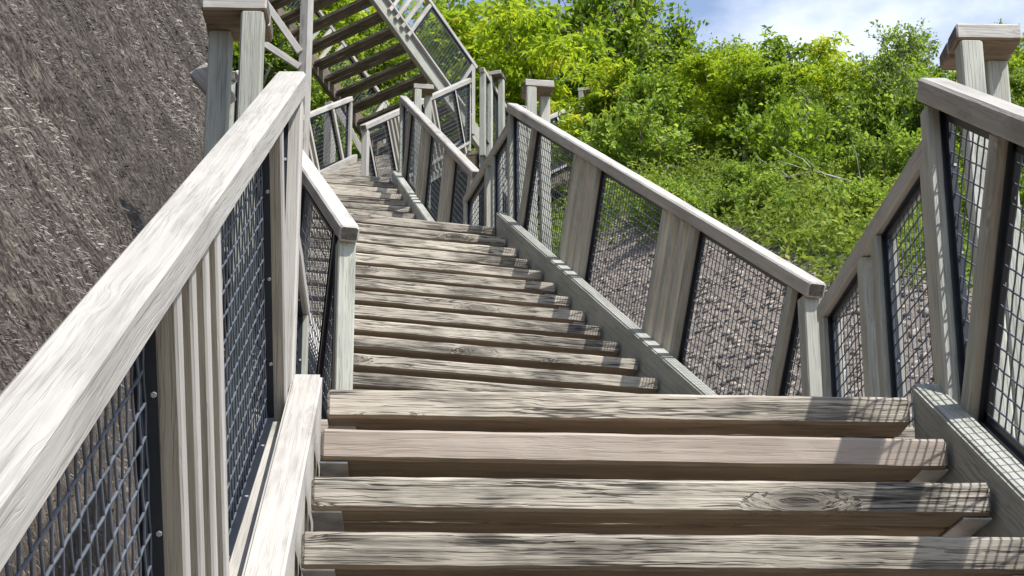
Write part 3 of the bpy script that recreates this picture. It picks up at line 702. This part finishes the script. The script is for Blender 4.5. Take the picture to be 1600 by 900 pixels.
# named trees
tree('tall', 1.25, 27.2, 1.12, 'tallest dense tree, left of the blue sky, cut by the top edge')
tree('tall', .0, 28.2, .95, 'dense tree directly above the capped post behind the long railing')
tree('tall', 2.3, 28.0, .95, 'dense tree just right of the tallest one, beside a gap of sky')
tree('sumac', 2.25, 22.3, .86, 'yellow green sumac at the left end of the skyline row')
tree('sumac', 3.0, 22.8, .86, 'yellow green sumac with a feathery top near the middle of the skyline')
tree('sumac', 3.55, 22.2, .84, 'yellow green sumac just right of the middle of the skyline')
tree('sumac', 4.0, 22.6, .76, 'yellow green sumac at the right end of the skyline row')
tree('maple', 3.4, 25.0, .58, 'dark leafy tree behind the skyline sumacs')
tree('maple', 4.6, 24.2, .55, 'dark leafy tree left of the open birch')
tree('birch', 4.15, 17.6, .66, 'open crowned birch with pale branches against the white cloud', var=0)
tree('birch', 5.75, 22.6, .68, 'birch partly behind the capped right post', var=1)
tree('birch', 6.6, 22.4, .7, 'birch right of the capped right post at the photo edge', var=0)
tree('tall', -1.2, 28.4, .95, 'tall dense tree above the railing of the upper flight')
tree('tall', -2.5, 29.0, .9, 'tall dense tree seen between the treads of the upper flight')
tree('birch', 2.9, 21.0, .60, 'slim birch with thin pale stems in the middle of the foliage', var=1)
tree('birch', 4.4, 20.0, .55, 'low birch with a bare pale bough above the herb slope', var=0)
# understorey
def in_band(): pass
rows = [(10.4, 14.0, 22, .16, .42, 'shrub', 'tiny leafy bush among the herbs on the slope', 'tiny bushes among the herbs'),
        (13.4, 16.0, 11, .34, .62, 'shrub', 'low leafy shrub at the foot of the foliage', 'low shrubs along the foot of the foliage'),
        (16.2, 18.2, 7, .7, 1.0, 'shrub', 'mid height leafy shrub in the massed foliage', 'shrubs in the massed foliage'),
        (16.4, 18.6, 6, .40, .56, 'maple', 'young broadleaf tree in the lower half of the massed foliage', 'young trees low in the foliage'),
        (18.6, 20.6, 8, .48, .62, 'maple', 'small dense tree in the massed foliage below the skyline', 'small trees below the skyline'),
        (19.6, 21.6, 5, .9, 1.1, 'shrub', 'tall leafy shrub high in the massed foliage below the skyline', 'tall shrubs below the skyline'),
        (16.8, 19.6, 7, .36, .47, 'birch', 'slender young birch standing in the massed foliage', 'slender young birches in the foliage'),
        (17.4, 20.4, 7, .55, .78, 'sumac', 'small yellow green sumac in front of the darker foliage', 'small sumacs in front of the foliage')]
ORD = 'leftmost second third fourth fifth sixth seventh eighth ninth tenth eleventh twelfth'.split()
def ordinal(items, lab):
    items = sorted(items, key=lambda e: e.location.x/e.location.y)
    if len(items) > 12: return
    for i, e in enumerate(items): e['label'] = lab + (', leftmost of its row' if i == 0 else ', rightmost of its row' if i == len(items)-1 else ', %s from the left' % ORD[i])
for y0, y1, n, s0, s1, kind, lab, grp in rows:
    row = []
    for i in range(n):
        y = trnd.uniform(y0, y1); x = 1.0 + (i+.5+trnd.uniform(-.4, .4))*7.0/n
        if y < 17.6: y = max(y, float(veg_edge(x))+.5); x = max(x, float(np.interp(y, *XR))+.9)
        if -.2 < x < 2.0 and y > 19.5: x += 1.2
        row.append(tree(kind, x, y, trnd.uniform(s0, s1), lab, grp))
    ordinal(row, lab)
row = []
for i in range(12):
    x = -5.5 + i*.62 + trnd.uniform(-.2, .2); y = 25.6 + trnd.uniform(-.5, 1.5)
    row.append(tree('shrub' if i % 3 else 'sumac', x, y, trnd.uniform(1.1, 1.6), 'leafy growth behind the upper flight', 'growth behind the upper flight'))
ordinal(row, 'leafy growth behind the upper flight')
row = []
for i in range(9):
    x = -6.2 + i*.52 + trnd.uniform(-.2, .2); y = 21.5 + trnd.uniform(-1.0, 2.6)
    if x > -2.9: y = max(y, 25)
    if -x/y > .15: continue
    row.append(tree('shrub', x, y, trnd.uniform(.35, .7), 'small leafy bush on the bare soil below the upper flight', 'bushes on the bare soil below the upper flight'))
ordinal(row, 'small leafy bush on the soil below the upper flight')

# herbs and grass between shale and shrubs
n = 110000; rg = np.random.default_rng(77)
xs = rg.uniform(-7, 9, n); ys = rg.uniform(9.5, 24, n)
dl = np.interp(ys, *XL)-xs
vg = np.where(dl > 0, sst(16.5, 20, ys + 2*fbm(xs, ys, .7, 3, 12))*.5, sst(-.6, .6, ys - veg_edge(xs) + 1.6*fbm(xs, ys, .9, 4, 14)))
clump = sst(.36, .66, fbm(xs, ys, 2.1, 4, 21)+.5)
k = (rg.random(n) < vg*(.25+.75*clump)) & (-xs/ys < .152) & ((dl > 0) | (xs > np.interp(ys, *XR)-.5))
xs = xs[k]; ys = ys[k]; cl = clump[k]; n = len(xs); m = 5
P = np.repeat(np.stack([xs, ys, ground(xs, ys)], 1), m, 0); hgt = np.repeat(.03+.36*cl**2*rg.random(n), m)
P = P + np.stack([rg.normal(0, .05, n*m), rg.normal(0, .05, n*m), hgt*rg.random(n*m)], 1)
D = np.stack([rg.normal(0, .9, n*m), rg.normal(0, .9, n*m), rg.normal(.35, .5, n*m)], 1)
V, T, A = leaves(P, D, .052, rg, np.clip(np.repeat(.25+.5*fbm(xs, ys, 1.1, 3, 5)+.25, m)+rg.normal(0, .16, n*m), 0, 1), .5, .5)
o = obj('herb_cover', tri_mesh('herb_cover', V, T, M['herb'], attr=A)); tag(o, 'low green herbs and grass between the shale and the shrubs', 'herbs', kind='stuff')

# a bare pale bough lying over the herbs below the birch
rg = np.random.default_rng(4); V = []; T = []
main = [np.array(q, float) for q in ((2.28, 14.95, 6.86), (2.5, 14.9, 6.82), (2.72, 14.85, 6.85), (2.92, 14.8, 6.76), (3.12, 14.8, 6.70), (3.30, 14.75, 6.56), (3.46, 14.7, 6.42))]
tube(V, T, main, [.004, .006, .008, .009, .011, .013, .015], 6)
for k, d in ((1, (-.3, 0, .25)), (2, (-.25, .1, .3)), (2, (-.3, -.1, -.05)), (3, (-.35, .1, .12)), (4, (-.1, -.1, .35)), (4, (-.3, .1, -.1))):
    pts, _ = path(rg, main[k], d, rg.uniform(.2, .42), 5, .18, .03); tube(V, T, pts, [.005, .0045, .004, .003, .0025, .002], 4)
o = obj('bare_branch', tri_mesh('bare_branch', np.array(V), np.array(T), M['bark_pale'], smooth=True)); tag(o, 'bare pale crooked branch over the herbs below the birch', 'branch')
